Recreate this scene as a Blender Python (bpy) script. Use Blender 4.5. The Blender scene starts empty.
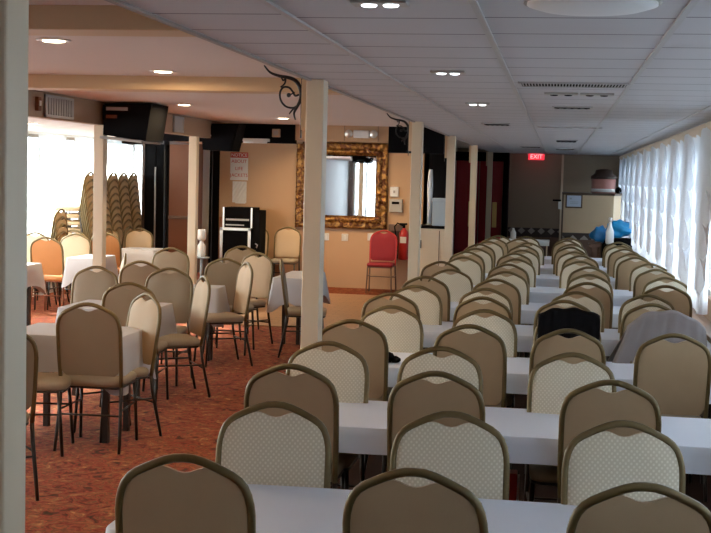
import bpy, bmesh, math, random
from mathutils import Vector, Matrix
random.seed(7)
S = bpy.context.scene
C = S.collection
PI = math.pi

# ------------------------------------------------------------------ camera, world, exposure
cam_d = bpy.data.cameras.new('camera')
cam_d.sensor_fit = 'HORIZONTAL'; cam_d.sensor_width = 36.0
cam_d.lens = 36.0 * 1260 / 711
cam_d.clip_start = 0.05; cam_d.clip_end = 400
cam = bpy.data.objects.new('camera', cam_d); C.objects.link(cam)
# rows of W are the camera's right, up and back axes in the world (yaw left, slight pitch down, slight roll)
W = ((0.98704819, 0.15831484, 0.02592844), (-0.03703713, 0.06762585, 0.99702307), (0.15609012, -0.98507013, 0.0726135))
m4 = Matrix(W).transposed().to_4x4(); m4.translation = Vector((0, 0, 1.86))
cam.matrix_world = m4
S.camera = cam

world = bpy.data.worlds.new('daylight'); S.world = world; world.use_nodes = True
bg = world.node_tree.nodes['Background']
bg.inputs[0].default_value = (0.86, 0.93, 1.0, 1); bg.inputs[1].default_value = 8.5
sun_d = bpy.data.lights.new('sun', 'SUN'); sun_d.energy = 30.0; sun_d.angle = math.radians(3); sun_d.color = (1.0, 0.93, 0.82)
sun = bpy.data.objects.new('sun', sun_d); C.objects.link(sun)
sun.rotation_euler = Vector((0.86, -0.25, -0.52)).to_track_quat('-Z', 'Y').to_euler()

S.view_settings.view_transform = 'Standard'; S.view_settings.look = 'None'
S.view_settings.exposure = 0.3; S.view_settings.gamma = 1.0
S.view_settings.use_curve_mapping = False
S.cycles.max_bounces = 10; S.cycles.diffuse_bounces = 6; S.cycles.transparent_max_bounces = 12
S.cycles.sample_clamp_indirect = 6.0; S.cycles.caustics_reflective = False; S.cycles.caustics_refractive = False

# ------------------------------------------------------------------ materials
def N(nt, t, **kw):
    n = nt.nodes.new(t)
    for k, v in kw.items():
        if k in n.inputs: n.inputs[k].default_value = v
        else: setattr(n, k, v)
    return n
def mat(name, col, rough=0.6, metal=0.0, var=0.0, scale=6.0, col2=None, bump=0.0, spec=0.5, emit=None, es=0.0):
    m = bpy.data.materials.new(name); m.use_nodes = True; nt = m.node_tree
    b = nt.nodes['Principled BSDF']
    b.inputs['Base Color'].default_value = (*col, 1); b.inputs['Roughness'].default_value = rough
    b.inputs['Metallic'].default_value = metal; b.inputs['Specular IOR Level'].default_value = spec
    if emit: b.inputs['Emission Color'].default_value = (*emit, 1); b.inputs['Emission Strength'].default_value = es
    if var or col2:
        tc = N(nt, 'ShaderNodeTexCoord'); nz = N(nt, 'ShaderNodeTexNoise', Scale=scale, Detail=4.0)
        nt.links.new(tc.outputs['Object'], nz.inputs['Vector'])
        mx = N(nt, 'ShaderNodeMix', data_type='RGBA')
        c2 = col2 or tuple(max(0, c * (1 - var)) for c in col)
        mx.inputs[6].default_value = (*col, 1); mx.inputs[7].default_value = (*c2, 1)
        nt.links.new(nz.outputs['Fac'], mx.inputs[0]); nt.links.new(mx.outputs[2], b.inputs['Base Color'])
        if bump:
            bp = N(nt, 'ShaderNodeBump', Strength=bump, Distance=0.01)
            nt.links.new(nz.outputs['Fac'], bp.inputs['Height']); nt.links.new(bp.outputs[0], b.inputs['Normal'])
    return m
def math_node(nt, op, a, b=None):
    n = nt.nodes.new('ShaderNodeMath'); n.operation = op
    for i, v in enumerate((a, b)):
        if v is None: continue
        if isinstance(v, (int, float)): n.inputs[i].default_value = v
        else: nt.links.new(v, n.inputs[i])
    return n.outputs[0]

M = {}
M['frame'] = mat('bronze_paint', (0.17, 0.12, 0.045), 0.4, 0.3, 0.25, 20)
M['frame_dark'] = mat('dark_leg_paint', (0.035, 0.028, 0.022), 0.35, 0.3, 0.2, 20)
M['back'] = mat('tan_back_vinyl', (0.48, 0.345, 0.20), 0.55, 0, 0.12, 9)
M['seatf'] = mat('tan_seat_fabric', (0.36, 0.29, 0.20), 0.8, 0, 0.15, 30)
M['backlit'] = mat('backlit_tan_vinyl', (0.27, 0.20, 0.12), 0.55, 0, 0.12, 9)  # tan darkened in colour for chairs standing against the light
M['gold'] = mat('gold_tan_fabric', (0.46, 0.32, 0.18), 0.6, 0, 0.12, 9)
M['orange_lit'] = mat('tan_vinyl_lit_orange', (0.50, 0.20, 0.055), 0.55, 0, 0.12, 9)  # orange cast of the light put into the tan vinyl colour
M['red_fab'] = mat('red_upholstery', (0.27, 0.006, 0.015), 0.7, 0, 0.15, 20)
M['red_paint'] = mat('red_paint', (0.45, 0.02, 0.015), 0.35)
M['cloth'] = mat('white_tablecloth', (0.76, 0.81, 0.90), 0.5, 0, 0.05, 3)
M['cloth_backlit'] = mat('white_tablecloth_backlit', (0.50, 0.50, 0.52), 0.7, 0, 0.06, 4)  # white cloth greyed in its colour to carry the backlit shading
M['wood_top'] = mat('table_board', (0.30, 0.2, 0.12), 0.5, 0, 0.2, 5)
M['column'] = mat('cream_paint', (0.74, 0.61, 0.43), 0.45, 0, 0.05, 2)
M['beam'] = mat('ochre_cream_paint', (0.62, 0.43, 0.25), 0.55, 0, 0.06, 2)
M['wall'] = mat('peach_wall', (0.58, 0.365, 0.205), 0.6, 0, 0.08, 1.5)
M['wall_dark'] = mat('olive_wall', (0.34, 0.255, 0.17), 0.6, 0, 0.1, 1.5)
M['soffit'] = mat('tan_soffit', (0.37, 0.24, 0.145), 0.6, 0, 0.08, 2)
M['ceil_hall'] = mat('pink_plaster', (0.70, 0.61, 0.55), 0.8, 0, 0.06, 1.2)
M['wains'] = mat('brown_wainscot', (0.16, 0.09, 0.06), 0.5, 0, 0.2, 3)
M['black'] = mat('black_plastic', (0.006, 0.006, 0.007), 0.9, 0, 0.3, 10, spec=0.1)
M['black_cloth'] = mat('black_cloth', (0.006, 0.006, 0.008), 0.95, 0, 0.3, 12, spec=0.1)
M['grey_cloth'] = mat('grey_cotton', (0.25, 0.22, 0.215), 0.9, 0, 0.15, 8)
M['iron'] = mat('black_iron', (0.012, 0.010, 0.010), 0.45, 0.3)
M['white'] = mat('white_plastic', (0.75, 0.75, 0.73), 0.4)
M['pale'] = mat('pale_grey_plastic', (0.42, 0.40, 0.36), 0.5)
M['pale_blue'] = mat('pale_blue_box', (0.35, 0.42, 0.48), 0.5)
M['grille_metal'] = mat('grille_metal', (0.45, 0.44, 0.43), 0.45, 0.2)
M['alu'] = mat('aluminium_edge', (0.7, 0.68, 0.64), 0.3, 0.8)
M['brass'] = mat('brass', (0.7, 0.48, 0.18), 0.3, 0.9)
M['blue_bag'] = mat('blue_plastic_bag', (0.005, 0.16, 0.40), 0.3, 0, 0.3, 12)
M['cyan_bag'] = mat('cyan_plastic_bag', (0.01, 0.27, 0.55), 0.3, 0, 0.2, 12)
M['pink'] = mat('pink_lid', (0.55, 0.24, 0.2), 0.5, 0, 0.3, 8)
M['orange_wood'] = mat('orange_wood', (0.55, 0.22, 0.07), 0.5, 0, 0.2, 8)
M['cab'] = mat('beige_laminate', (0.56, 0.41, 0.25), 0.45, 0, 0.06, 2)
M['paper'] = mat('paper', (0.75, 0.72, 0.68), 0.8, 0, 0.1, 20)
M['paper_blue'] = mat('blue_white_paper', (0.55, 0.63, 0.75), 0.7, 0, 0.1, 20)
M['brown_frame'] = mat('brown_frame', (0.10, 0.06, 0.035), 0.5)
M['red_ink'] = mat('red_ink', (0.5, 0.05, 0.03), 0.6)
M['red_door'] = mat('red_door_paint', (0.34, 0.008, 0.012), 0.45, 0, 0.2, 3)
M['dark_brown'] = mat('dark_brown_panel', (0.05, 0.022, 0.012), 0.5, 0, 0.3, 3)
M['rust'] = mat('rust_brown_panel', (0.22, 0.075, 0.03), 0.6, 0, 0.2, 3)
M['sill'] = mat('varnished_sill_wood', (0.30, 0.16, 0.09), 0.4, 0, 0.3, 4)
M['winframe'] = mat('window_frame_paint', (0.30, 0.27, 0.24), 0.5)
M['lamp_on'] = mat('lit_lamp', (1, 0.9, 0.7), 0.5, emit=(1.0, 0.82, 0.55), es=9.0)
M['lamp_cool'] = mat('lit_cool_lamp', (1, 1, 1), 0.5, emit=(0.9, 0.95, 1.0), es=5.0)
M['exit_red'] = mat('exit_red', (0.6, 0.02, 0.03), 0.5, emit=(1.0, 0.03, 0.06), es=0.9)
M['exit_letter'] = mat('exit_letter', (1, 0.6, 0.6), 0.5, emit=(1.0, 0.45, 0.45), es=1.2)
M['water'] = mat('river_water', (0.25, 0.32, 0.38), 0.25, 0, 0.2, 0.3)

# patterned chair fabric: staggered pale dots
def fabric():
    m = bpy.data.materials.new('dotted_cream_fabric'); m.use_nodes = True; nt = m.node_tree
    b = nt.nodes['Principled BSDF']; b.inputs['Roughness'].default_value = 0.8
    tc = N(nt, 'ShaderNodeTexCoord'); sp = N(nt, 'ShaderNodeSeparateXYZ'); nt.links.new(tc.outputs['Object'], sp.inputs[0])
    k = 2 * PI / 0.020
    sx = math_node(nt, 'SINE', math_node(nt, 'MULTIPLY', sp.outputs[0], k))
    sz = math_node(nt, 'SINE', math_node(nt, 'MULTIPLY', sp.outputs[2], k * 0.9))
    f = math_node(nt, 'MULTIPLY', sx, sz)
    cr = N(nt, 'ShaderNodeValToRGB'); nt.links.new(f, cr.inputs[0])
    cr.color_ramp.elements[0].position = 0.1; cr.color_ramp.elements[0].color = (0.60, 0.53, 0.39, 1)
    cr.color_ramp.elements[1].position = 0.6; cr.color_ramp.elements[1].color = (0.74, 0.68, 0.54, 1)
    nt.links.new(cr.outputs[0], b.inputs['Base Color'])
    return m
M['dots'] = fabric()

def carpet():
    m = bpy.data.materials.new('patterned_carpet'); m.use_nodes = True; nt = m.node_tree
    b = nt.nodes['Principled BSDF']; b.inputs['Roughness'].default_value = 0.95; b.inputs['Specular IOR Level'].default_value = 0.15
    tc = N(nt, 'ShaderNodeTexCoord')
    n1 = N(nt, 'ShaderNodeTexNoise', Scale=9.0, Detail=6.0, Distortion=1.6); nt.links.new(tc.outputs['Object'], n1.inputs['Vector'])
    cr = N(nt, 'ShaderNodeValToRGB'); nt.links.new(n1.outputs['Fac'], cr.inputs[0])
    e = cr.color_ramp.elements
    e[0].position = 0.32; e[0].color = (0.06, 0.028, 0.012, 1)
    e[1].position = 0.72; e[1].color = (0.48, 0.20, 0.07, 1)
    for p, c in ((0.42, (0.19, 0.035, 0.017)), (0.48, (0.30, 0.065, 0.028)), (0.53, (0.12, 0.055, 0.022)), (0.58, (0.34, 0.085, 0.032)), (0.64, (0.22, 0.10, 0.04))):
        x = e.new(p); x.color = (*c, 1)
    n2 = N(nt, 'ShaderNodeTexNoise', Scale=40.0, Detail=2.0); nt.links.new(tc.outputs['Object'], n2.inputs['Vector'])
    mx = N(nt, 'ShaderNodeMix', data_type='RGBA', blend_type='MULTIPLY'); mx.inputs[0].default_value = 0.6
    nt.links.new(cr.outputs[0], mx.inputs[6]); nt.links.new(n2.outputs['Fac'], mx.inputs[7])
    mm = N(nt, 'ShaderNodeMix', data_type='RGBA', blend_type='ADD'); mm.inputs[0].default_value = 0.5
    nt.links.new(mx.outputs[2], mm.inputs[6]); nt.links.new(mx.outputs[2], mm.inputs[7])
    nt.links.new(mm.outputs[2], b.inputs['Base Color'])
    return m
M['carpet'] = carpet()
M['shaded_carpet'] = mat('table_shade_carpet', (0.022, 0.012, 0.009), 0.95, 0, 0, 30, col2=(0.04, 0.018, 0.012), spec=0.1)  # carpet colour darkened to give the shade under the long tables

def tiles():
    m = bpy.data.materials.new('ceiling_tiles'); m.use_nodes = True; nt = m.node_tree
    b = nt.nodes['Principled BSDF']; b.inputs['Roughness'].default_value = 0.55
    tc = N(nt, 'ShaderNodeTexCoord'); sp = N(nt, 'ShaderNodeSeparateXYZ'); nt.links.new(tc.outputs['Object'], sp.inputs[0])
    # seams across the hall every 0.46 m, with a little wobble between the bays
    cell = math_node(nt, 'FLOOR', math_node(nt, 'DIVIDE', math_node(nt, 'ADD', sp.outputs[0], 0.26), 0.63))
    off = math_node(nt, 'MULTIPLY', math_node(nt, 'SINE', math_node(nt, 'MULTIPLY', cell, 2.4)), 0.05)
    yy = math_node(nt, 'FRACT', math_node(nt, 'DIVIDE', math_node(nt, 'ADD', sp.outputs[1], off), 0.46))
    line = math_node(nt, 'LESS_THAN', yy, 0.04)
    nz = N(nt, 'ShaderNodeTexNoise', Scale=1.4, Detail=3.0); nt.links.new(tc.outputs['Object'], nz.inputs['Vector'])
    mx = N(nt, 'ShaderNodeMix', data_type='RGBA'); mx.inputs[6].default_value = (0.56, 0.555, 0.57, 1); mx.inputs[7].default_value = (0.47, 0.46, 0.47, 1)
    nt.links.new(nz.outputs['Fac'], mx.inputs[0])
    m2 = N(nt, 'ShaderNodeMix', data_type='RGBA'); m2.inputs[7].default_value = (0.12, 0.115, 0.12, 1)
    nt.links.new(line, m2.inputs[0]); nt.links.new(mx.outputs[2], m2.inputs[6]); nt.links.new(m2.outputs[2], b.inputs['Base Color'])
    return m
M['tiles'] = tiles()

def parquet():
    m = bpy.data.materials.new('parquet'); m.use_nodes = True; nt = m.node_tree
    b = nt.nodes['Principled BSDF']; b.inputs['Roughness'].default_value = 0.28
    tc = N(nt, 'ShaderNodeTexCoord'); br = N(nt, 'ShaderNodeTexBrick', Scale=2.0)
    br.inputs['Color1'].default_value = (0.27, 0.13, 0.055, 1); br.inputs['Color2'].default_value = (0.33, 0.17, 0.075, 1)
    br.inputs['Mortar'].default_value = (0.12, 0.06, 0.03, 1); br.inputs['Mortar Size'].default_value = 0.01
    nt.links.new(tc.outputs['Object'], br.inputs['Vector']); nt.links.new(br.outputs[0], b.inputs['Base Color'])
    return m
M['parquet'] = parquet()

def gilt():
    m = bpy.data.materials.new('carved_gilt'); m.use_nodes = True; nt = m.node_tree
    b = nt.nodes['Principled BSDF']; b.inputs['Roughness'].default_value = 0.4; b.inputs['Metallic'].default_value = 0.55
    tc = N(nt, 'ShaderNodeTexCoord'); nz = N(nt, 'ShaderNodeTexNoise', Scale=11.0, Detail=3.0, Distortion=1.5)
    nt.links.new(tc.outputs['Object'], nz.inputs['Vector'])
    cr = N(nt, 'ShaderNodeValToRGB'); nt.links.new(nz.outputs['Fac'], cr.inputs[0])
    cr.color_ramp.elements[0].position = 0.42; cr.color_ramp.elements[0].color = (0.10, 0.03, 0.008, 1)
    cr.color_ramp.elements[1].position = 0.60; cr.color_ramp.elements[1].color = (0.34, 0.17, 0.04, 1)
    nt.links.new(cr.outputs[0], b.inputs['Base Color'])
    return m
M['gilt'] = gilt()

def diamonds():
    m = bpy.data.materials.new('diamond_border_paper'); m.use_nodes = True; nt = m.node_tree
    b = nt.nodes['Principled BSDF']; b.inputs['Roughness'].default_value = 0.7
    tc = N(nt, 'ShaderNodeTexCoord'); sp = N(nt, 'ShaderNodeSeparateXYZ'); nt.links.new(tc.outputs['Object'], sp.inputs[0])
    a = math_node(nt, 'ABSOLUTE', math_node(nt, 'SUBTRACT', math_node(nt, 'FRACT', math_node(nt, 'DIVIDE', sp.outputs[0], 0.2)), 0.5))
    z = math_node(nt, 'ABSOLUTE', math_node(nt, 'SUBTRACT', math_node(nt, 'FRACT', math_node(nt, 'DIVIDE', sp.outputs[2], 0.18)), 0.5))
    f = math_node(nt, 'LESS_THAN', math_node(nt, 'ADD', a, z), 0.38)
    mx = N(nt, 'ShaderNodeMix', data_type='RGBA'); mx.inputs[6].default_value = (0.05, 0.035, 0.03, 1); mx.inputs[7].default_value = (0.36, 0.31, 0.27, 1)
    nt.links.new(f, mx.inputs[0]); nt.links.new(mx.outputs[2], b.inputs['Base Color'])
    return m
M['diamond'] = diamonds()

def sheer(name, col, trans=0.55, see=0.12):
    m = bpy.data.materials.new(name); m.use_nodes = True; nt = m.node_tree
    nt.nodes.remove(nt.nodes['Principled BSDF']); out = nt.nodes['Material Output']
    d = N(nt, 'ShaderNodeBsdfDiffuse'); d.inputs[0].default_value = (*col, 1)
    t = N(nt, 'ShaderNodeBsdfTranslucent'); t.inputs[0].default_value = (*col, 1)
    p = N(nt, 'ShaderNodeBsdfTransparent')
    a = N(nt, 'ShaderNodeMixShader'); a.inputs[0].default_value = trans
    nt.links.new(d.outputs[0], a.inputs[1]); nt.links.new(t.outputs[0], a.inputs[2])
    b = N(nt, 'ShaderNodeMixShader'); b.inputs[0].default_value = see
    nt.links.new(a.outputs[0], b.inputs[1]); nt.links.new(p.outputs[0], b.inputs[2]); nt.links.new(b.outputs[0], out.inputs[0])
    return m
M['sheer'] = sheer('sheer_white_cloth', (0.84, 0.86, 0.90), 0.34, 0.05)
M['sheer_peach'] = sheer('sheer_cream_cloth', (0.74, 0.62, 0.50), 0.3, 0.02)
M['sheer_left'] = sheer('sheer_bright_cloth', (0.95, 0.91, 0.84), 0.7, 0.35)

def glass():
    m = bpy.data.materials.new('window_glass'); m.use_nodes = True; nt = m.node_tree
    nt.nodes.remove(nt.nodes['Principled BSDF']); out = nt.nodes['Material Output']
    t = N(nt, 'ShaderNodeBsdfTransparent'); t.inputs[0].default_value = (0.92, 0.96, 0.98, 1)
    g = N(nt, 'ShaderNodeBsdfGlossy'); g.inputs['Roughness'].default_value = 0.02
    a = N(nt, 'ShaderNodeMixShader'); a.inputs[0].default_value = 0.06
    nt.links.new(t.outputs[0], a.inputs[1]); nt.links.new(g.outputs[0], a.inputs[2]); nt.links.new(a.outputs[0], out.inputs[0])
    return m
M['glass'] = glass()
mm_ = mat('mirror_glass', (0.85, 0.85, 0.85), 0.02, 1.0); M['mirror'] = mm_

# ------------------------------------------------------------------ mesh helpers
class MB:
    def __init__(s): s.v = []; s.f = []; s.sm = []
    def add(s, v, f, smooth=False, T=None):
        o = len(s.v)
        s.v += [tuple(T @ Vector(p)) if T is not None else tuple(p) for p in v]
        s.f += [tuple(i + o for i in q) for q in f]; s.sm += [smooth] * len(f); return s
    def box(s, x0, x1, y0, y1, z0, z1, bev=0.0, T=None):
        if bev > 0:
            bm = bmesh.new(); bmesh.ops.create_cube(bm, size=1)
            for v in bm.verts: v.co = Vector(((x0 + x1) / 2 + v.co.x * (x1 - x0), (y0 + y1) / 2 + v.co.y * (y1 - y0), (z0 + z1) / 2 + v.co.z * (z1 - z0)))
            bmesh.ops.bevel(bm, geom=bm.edges[:], offset=bev, segments=2, affect='EDGES', profile=0.5)
            bm.verts.index_update()
            s.add([v.co[:] for v in bm.verts], [[v.index for v in f.verts] for f in bm.faces], False, T); bm.free(); return s
        v = [(x, y, z) for x in (x0, x1) for y in (y0, y1) for z in (z0, z1)]
        return s.add(v, [(0, 1, 3, 2), (4, 6, 7, 5), (0, 4, 5, 1), (2, 3, 7, 6), (0, 2, 6, 4), (1, 5, 7, 3)], False, T)
    def tube(s, pts, r, n=8, closed=False, cap=True, T=None):
        pts = [Vector(p) for p in pts]; rs = r if isinstance(r, (list, tuple)) else [r] * len(pts)
        L = len(pts); vs = []; fs = []; up = None
        for i, p in enumerate(pts):
            a = pts[(i - 1) % L] if (closed or i > 0) else p; b = pts[(i + 1) % L] if (closed or i < L - 1) else p
            t = (b - a).normalized()
            if up is None: up = Vector((0, 0, 1)) if abs(t.z) < 0.9 else Vector((0, 1, 0))
            u = (up - t * up.dot(t)); u = u.normalized() if u.length > 1e-6 else t.orthogonal().normalized()
            w = t.cross(u); up = u
            for k in range(n):
                an = 2 * PI * k / n; vs.append(p + (u * math.cos(an) + w * math.sin(an)) * rs[i])
        for i in range(L if closed else L - 1):
            j = (i + 1) % L
            for k in range(n): fs.append((i * n + k, i * n + (k + 1) % n, j * n + (k + 1) % n, j * n + k))
        if cap and not closed: fs += [tuple(range(n - 1, -1, -1)), tuple((L - 1) * n + k for k in range(n))]
        return s.add(vs, fs, True, T)
    def lathe(s, prof, cx, cy, n=20, T=None):
        vs = [(cx + r * math.cos(2 * PI * k / n), cy + r * math.sin(2 * PI * k / n), z) for r, z in prof for k in range(n)]
        fs = [(i * n + k, i * n + (k + 1) % n, (i + 1) * n + (k + 1) % n, (i + 1) * n + k) for i in range(len(prof) - 1) for k in range(n)]
        fs += [tuple(range(n - 1, -1, -1)), tuple((len(prof) - 1) * n + k for k in range(n))]
        return s.add(vs, fs, True, T)
    def grid(s, P, smooth=True, T=None):
        n, m = len(P), len(P[0]); vs = [p for row in P for p in row]
        return s.add(vs, [(i * m + j, i * m + j + 1, (i + 1) * m + j + 1, (i + 1) * m + j) for i in range(n - 1) for j in range(m - 1)], smooth, T)
    def prism(s, outline, axis, a, b, T=None):
        def P(u, v, w): return {'x': (w, u, v), 'y': (u, w, v), 'z': (u, v, w)}[axis]
        n = len(outline); vs = [P(u, v, a) for u, v in outline] + [P(u, v, b) for u, v in outline]
        fs = [tuple(range(n)), tuple(range(2 * n - 1, n - 1, -1))] + [(i, (i + 1) % n, n + (i + 1) % n, n + i) for i in range(n)]
        return s.add(vs, fs, False, T)
    def mesh(s, name, m):
        me = bpy.data.meshes.new(name); me.from_pydata(s.v, [], s.f); me.materials.append(m)
        me.polygons.foreach_set('use_smooth', s.sm)
        bm = bmesh.new(); bm.from_mesh(me); bmesh.ops.recalc_face_normals(bm, faces=bm.faces[:]); bm.to_mesh(me); bm.free()
        me.update(); return me
    def build(s, name, m, parent=None, T=None):
        o = bpy.data.objects.new(name, s.mesh(name, m)); C.objects.link(o)
        if parent: o.parent = parent
        return o

def tag(o, label, cat, group=None):
    o['label'] = label; o['category'] = cat
    if group: o['group'] = group
    return o
def thing(name, label, cat, loc=(0, 0, 0), rz=0.0, group=None):
    o = bpy.data.objects.new(name, None); C.objects.link(o); o.empty_display_size = 0.1
    o.location = loc; o.rotation_euler = (0, 0, rz); return tag(o, label, cat, group)
def struct(name, mb, m, parent=None):
    o = mb.build(name, m, parent)
    if not parent: o['kind'] = 'structure'
    return o
def dup(root, loc, rz, label, group=None):
    def cp(o, parent):
        c = o.copy(); C.objects.link(c)
        if parent: c.parent = parent
        for ch in [k for k in o.children]: cp(ch, c)
        return c
    r = cp(root, None); r.location = loc; r.rotation_euler = (0, 0, rz); r['label'] = label
    if group: r['group'] = group
    elif 'group' in r: del r['group']
    return r
def text(name, body, size, m, parent, loc, rot, extrude=0.002, align='CENTER'):
    cu = bpy.data.curves.new(name, 'FONT'); cu.body = body; cu.size = size; cu.extrude = extrude
    cu.align_x = align; cu.align_y = 'CENTER'; cu.materials.append(m)
    tmp = bpy.data.objects.new('tmp', cu); me = bpy.data.meshes.new_from_object(tmp); me.name = name
    bpy.data.objects.remove(tmp)
    if not me.materials: me.materials.append(m)
    o = bpy.data.objects.new(name, me); C.objects.link(o); o.parent = parent; o.location = loc; o.rotation_euler = rot
    return o
def area(name, loc, size, power, col, rot=(0, 0, 0), sy=None):
    l = bpy.data.lights.new(name, 'AREA'); l.energy = power; l.color = col; l.size = size
    if sy: l.shape = 'RECTANGLE'; l.size_y = sy
    o = bpy.data.objects.new(name, l); C.objects.link(o); o.location = loc; o.rotation_euler = rot; return o

# ------------------------------------------------------------------ setting
YB = -3.5                 # wall behind the camera
XR, XL = 1.36, -7.35
ZC, ZH, ZO = 2.38, 2.46, 2.345
struct('floor', MB().box(XL, XR, YB, 26, -0.05, 0), M['carpet'])
struct('floor_low_hall', MB().box(-1.42, XR, YB, 26, 0.0, 0.004), M['shaded_carpet'])
struct('floor_wood', MB().box(-5.3, -1.75, 14.8, 19.2, 0.0, 0.012), M['parquet'])
struct('ceiling', MB().box(-1.36, XR + 0.1, YB, 26.1, ZC, ZC + 0.16), M['tiles'])
struct('ceiling_dining', MB().box(-4.15, -1.36, YB, 22.9, ZH, ZH + 0.08), M['ceil_hall'])
struct('ceiling_passage', MB().box(-2.15, -1.36, 22.9, 26.1, ZH, ZH + 0.08), M['ceil_hall'])
struct('ceiling_aisle', MB().box(XL - 0.1, -4.15, YB, 22.9, ZO, ZO + 0.19), M['ceil_hall'])
# T-bar rails of the grey ceiling
for i, x in enumerate((-0.895, -0.265, 0.362, 0.99)):
    struct('trim_%d' % (i + 1), MB().box(x - 0.011, x + 0.011, YB, 26, ZC - 0.008, ZC), M['grille_metal'])
struct('trim_5', MB().box(-1.385, -1.36, YB, 22.9, ZC - 0.01, ZH), M['winframe'])
# crossing beams of the dining ceiling
for i, y in enumerate((0.6, 4.5, 7.85)):
    struct('trim_%d' % (6 + i), MB().box(-4.1, -1.385, y, y + 0.22, ZH - 0.09, ZH + 0.01, 0.006), M['beam'])
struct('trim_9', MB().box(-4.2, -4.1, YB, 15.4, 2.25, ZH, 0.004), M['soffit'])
struct('trim_10', MB().box(-4.2, -4.1, 11.6, 11.66, 2.25, ZH - 0.01), M['beam'])
# rear wall of the low hall, with border and wainscot
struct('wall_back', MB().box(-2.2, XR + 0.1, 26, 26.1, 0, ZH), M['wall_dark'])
struct('trim_11', MB().box(-0.98, 0.12, 25.97, 26, 0.69, 0.87), M['diamond'])
struct('trim_12', MB().box(-0.98, 0.12, 25.975, 26, 0.0, 0.69), M['wains'])
struct('trim_13', MB().box(0.06, 0.105, 25.95, 26, 0.0, ZC), M['column'])
struct('trim_14', MB().box(-1.09, -0.985, 25.5, 26, 0.0, ZC), M['black'])
struct('wall_passage', MB().box(-2.15, -2.05, 20.4, 26, 0, ZH), M['wall_dark'])
# red doors at the end of the colonnade
for i, (a, b) in enumerate(((-2.04, -1.58), (-1.56, -1.1))):
    d = struct('door_%d' % (i + 1), MB().box(a, b, 25.6, 25.65, 0, 2.2, 0.005), M['red_door'])
    h = MB().box(b - 0.19, b - 0.10, 25.58, 25.6, 0.87, 1.38, 0.004); h.build('push_plate', M['brass'], d)
struct('trim_15', MB().box(-2.05, -1.09, 25.58, 25.68, 2.2, ZC), M['black'])
# mirror wall
struct('wall_mirror', MB().box(-5.56, -2.05, 20.4, 20.5, 0, ZH), M['wall'])
struct('wall_header', MB().box(-3.24, -2.07, 15.4, 15.5, 2.27, ZH), M['wall'])
for i, x in enumerate((-2.62, -2.2)):
    struct('trim_%d' % (16 + i), MB().box(x - 0.006, x + 0.006, 15.39, 15.4, 2.27, ZH), M['soffit'])
struct('trim_18', MB().box(-5.56, -3.24, 15.38, 15.5, 2.225, ZH), M['black_cloth'])
struct('trim_19', MB().box(-2.07, -1.39, 15.38, 15.5, 2.14, ZH), M['black_cloth'])
# dark partition left of the mirror wall
struct('wall_partition', MB().box(-6.05, -5.66, 19.2, 19.3, 0, 2.26), M['rust'])
struct('trim_20', MB().box(-6.05, -5.66, 19.17, 19.2, 1.09, 1.14), M['wains'])
d3 = struct('door_3', MB().box(-6.46, -6.28, 19.22, 19.27, 0, 2.26, 0.004).box(-6.27, -6.06, 19.22, 19.27, 0, 2.26, 0.004), M['black'])
MB().tube([(-6.28, 19.2, 0.6), (-6.28, 19.2, 1.9)], 0.012, 6).build('door_edge', M['grille_metal'], d3)
struct('wall_partition_left', MB().box(-6.5, -6.46, 19.2, 22.9, 0, ZO), M['dark_brown'])
struct('wall_recess', MB().box(-5.95, -5.56, 20.75, 20.8, 0, 2.4), M['black_cloth'])
struct('trim_21', MB().box(-5.85, -5.74, 20.4, 20.45, 0, 2.3), M['white'])  # white strip standing in for daylight behind the gap
struct('trim_22', MB().box(-5.75, -5.70, 20.42, 20.48, 0, 2.3), M['black'])
struct('wall_end_left', MB().box(XL, -5.5, 22.8, 22.9, 0, ZH), M['white'])
# wall behind the camera with a window
def window_wall_x(side, xw, thick, sill, head, segs, y0, y1, zt, mw, n0, frame_m):
    """wall on plane x=xw, openings for each (a,b) in segs"""
    mb = MB(); x0, x1 = sorted((xw, xw + thick))
    mb.box(x0, x1, y0, y1, 0, sill).box(x0, x1, y0, y1, head, zt)
    ys = [y0] + [v for s in segs for v in s] + [y1]
    for i in range(0, len(ys), 2):
        if ys[i + 1] > ys[i]: mb.box(x0, x1, ys[i], ys[i + 1], sill, head)
    struct('wall_' + side, mb, mw)
    xm = (x0 + x1) / 2
    for i, (a, b) in enumerate(segs):
        w = struct('window_%d' % (n0 + i), MB().box(xm - .004, xm + .004, a, b, sill, head), M['glass'])
        f = MB().box(xm - .025, xm + .025, a, a + .05, sill, head).box(xm - .025, xm + .025, b - .05, b, sill, head)
        f.box(xm - .025, xm + .025, a, b, sill, sill + .05).box(xm - .025, xm + .025, a, b, head - .05, head)
        f.box(xm - .02, xm + .02, (a + b) / 2 - .02, (a + b) / 2 + .02, sill, head)
        f.build('window_frame', frame_m, w)
segR = [(-2.2 + 1.45 * i, -2.2 + 1.45 * i + 1.2) for i in range(20)]
segR = [s for s in segR if s[1] < 25.9 and not (9.0 < s[0] < 10.5)]
window_wall_x('right', XR, 0.12, 0.85, 2.2, segR, YB, 26, ZC, M['sill'], 1, M['winframe'])
segL = [(-2.33 + 1.36 * i, -2.33 + 1.36 * i + 1.26) for i in range(4, 18)]
window_wall_x('left', XL, -0.12, 0.6, 2.32, segL, YB, 22.9, ZO, M['white'], 40, M['winframe'])
struct('wall_front', MB().box(-6.25, XR, YB - 0.1, YB, 0, ZH).box(XL, -7.15, YB - 0.1, YB, 0, ZH).box(-7.15, -6.25, YB - 0.1, YB, 2.33, ZH).box(-7.15, -6.25, YB - 0.1, YB, 0, .35), M['wains'])
wf = struct('window_90', MB().box(-7.15, -6.25, YB - .055, YB - .045, .35, 2.33), M['glass'])
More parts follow.
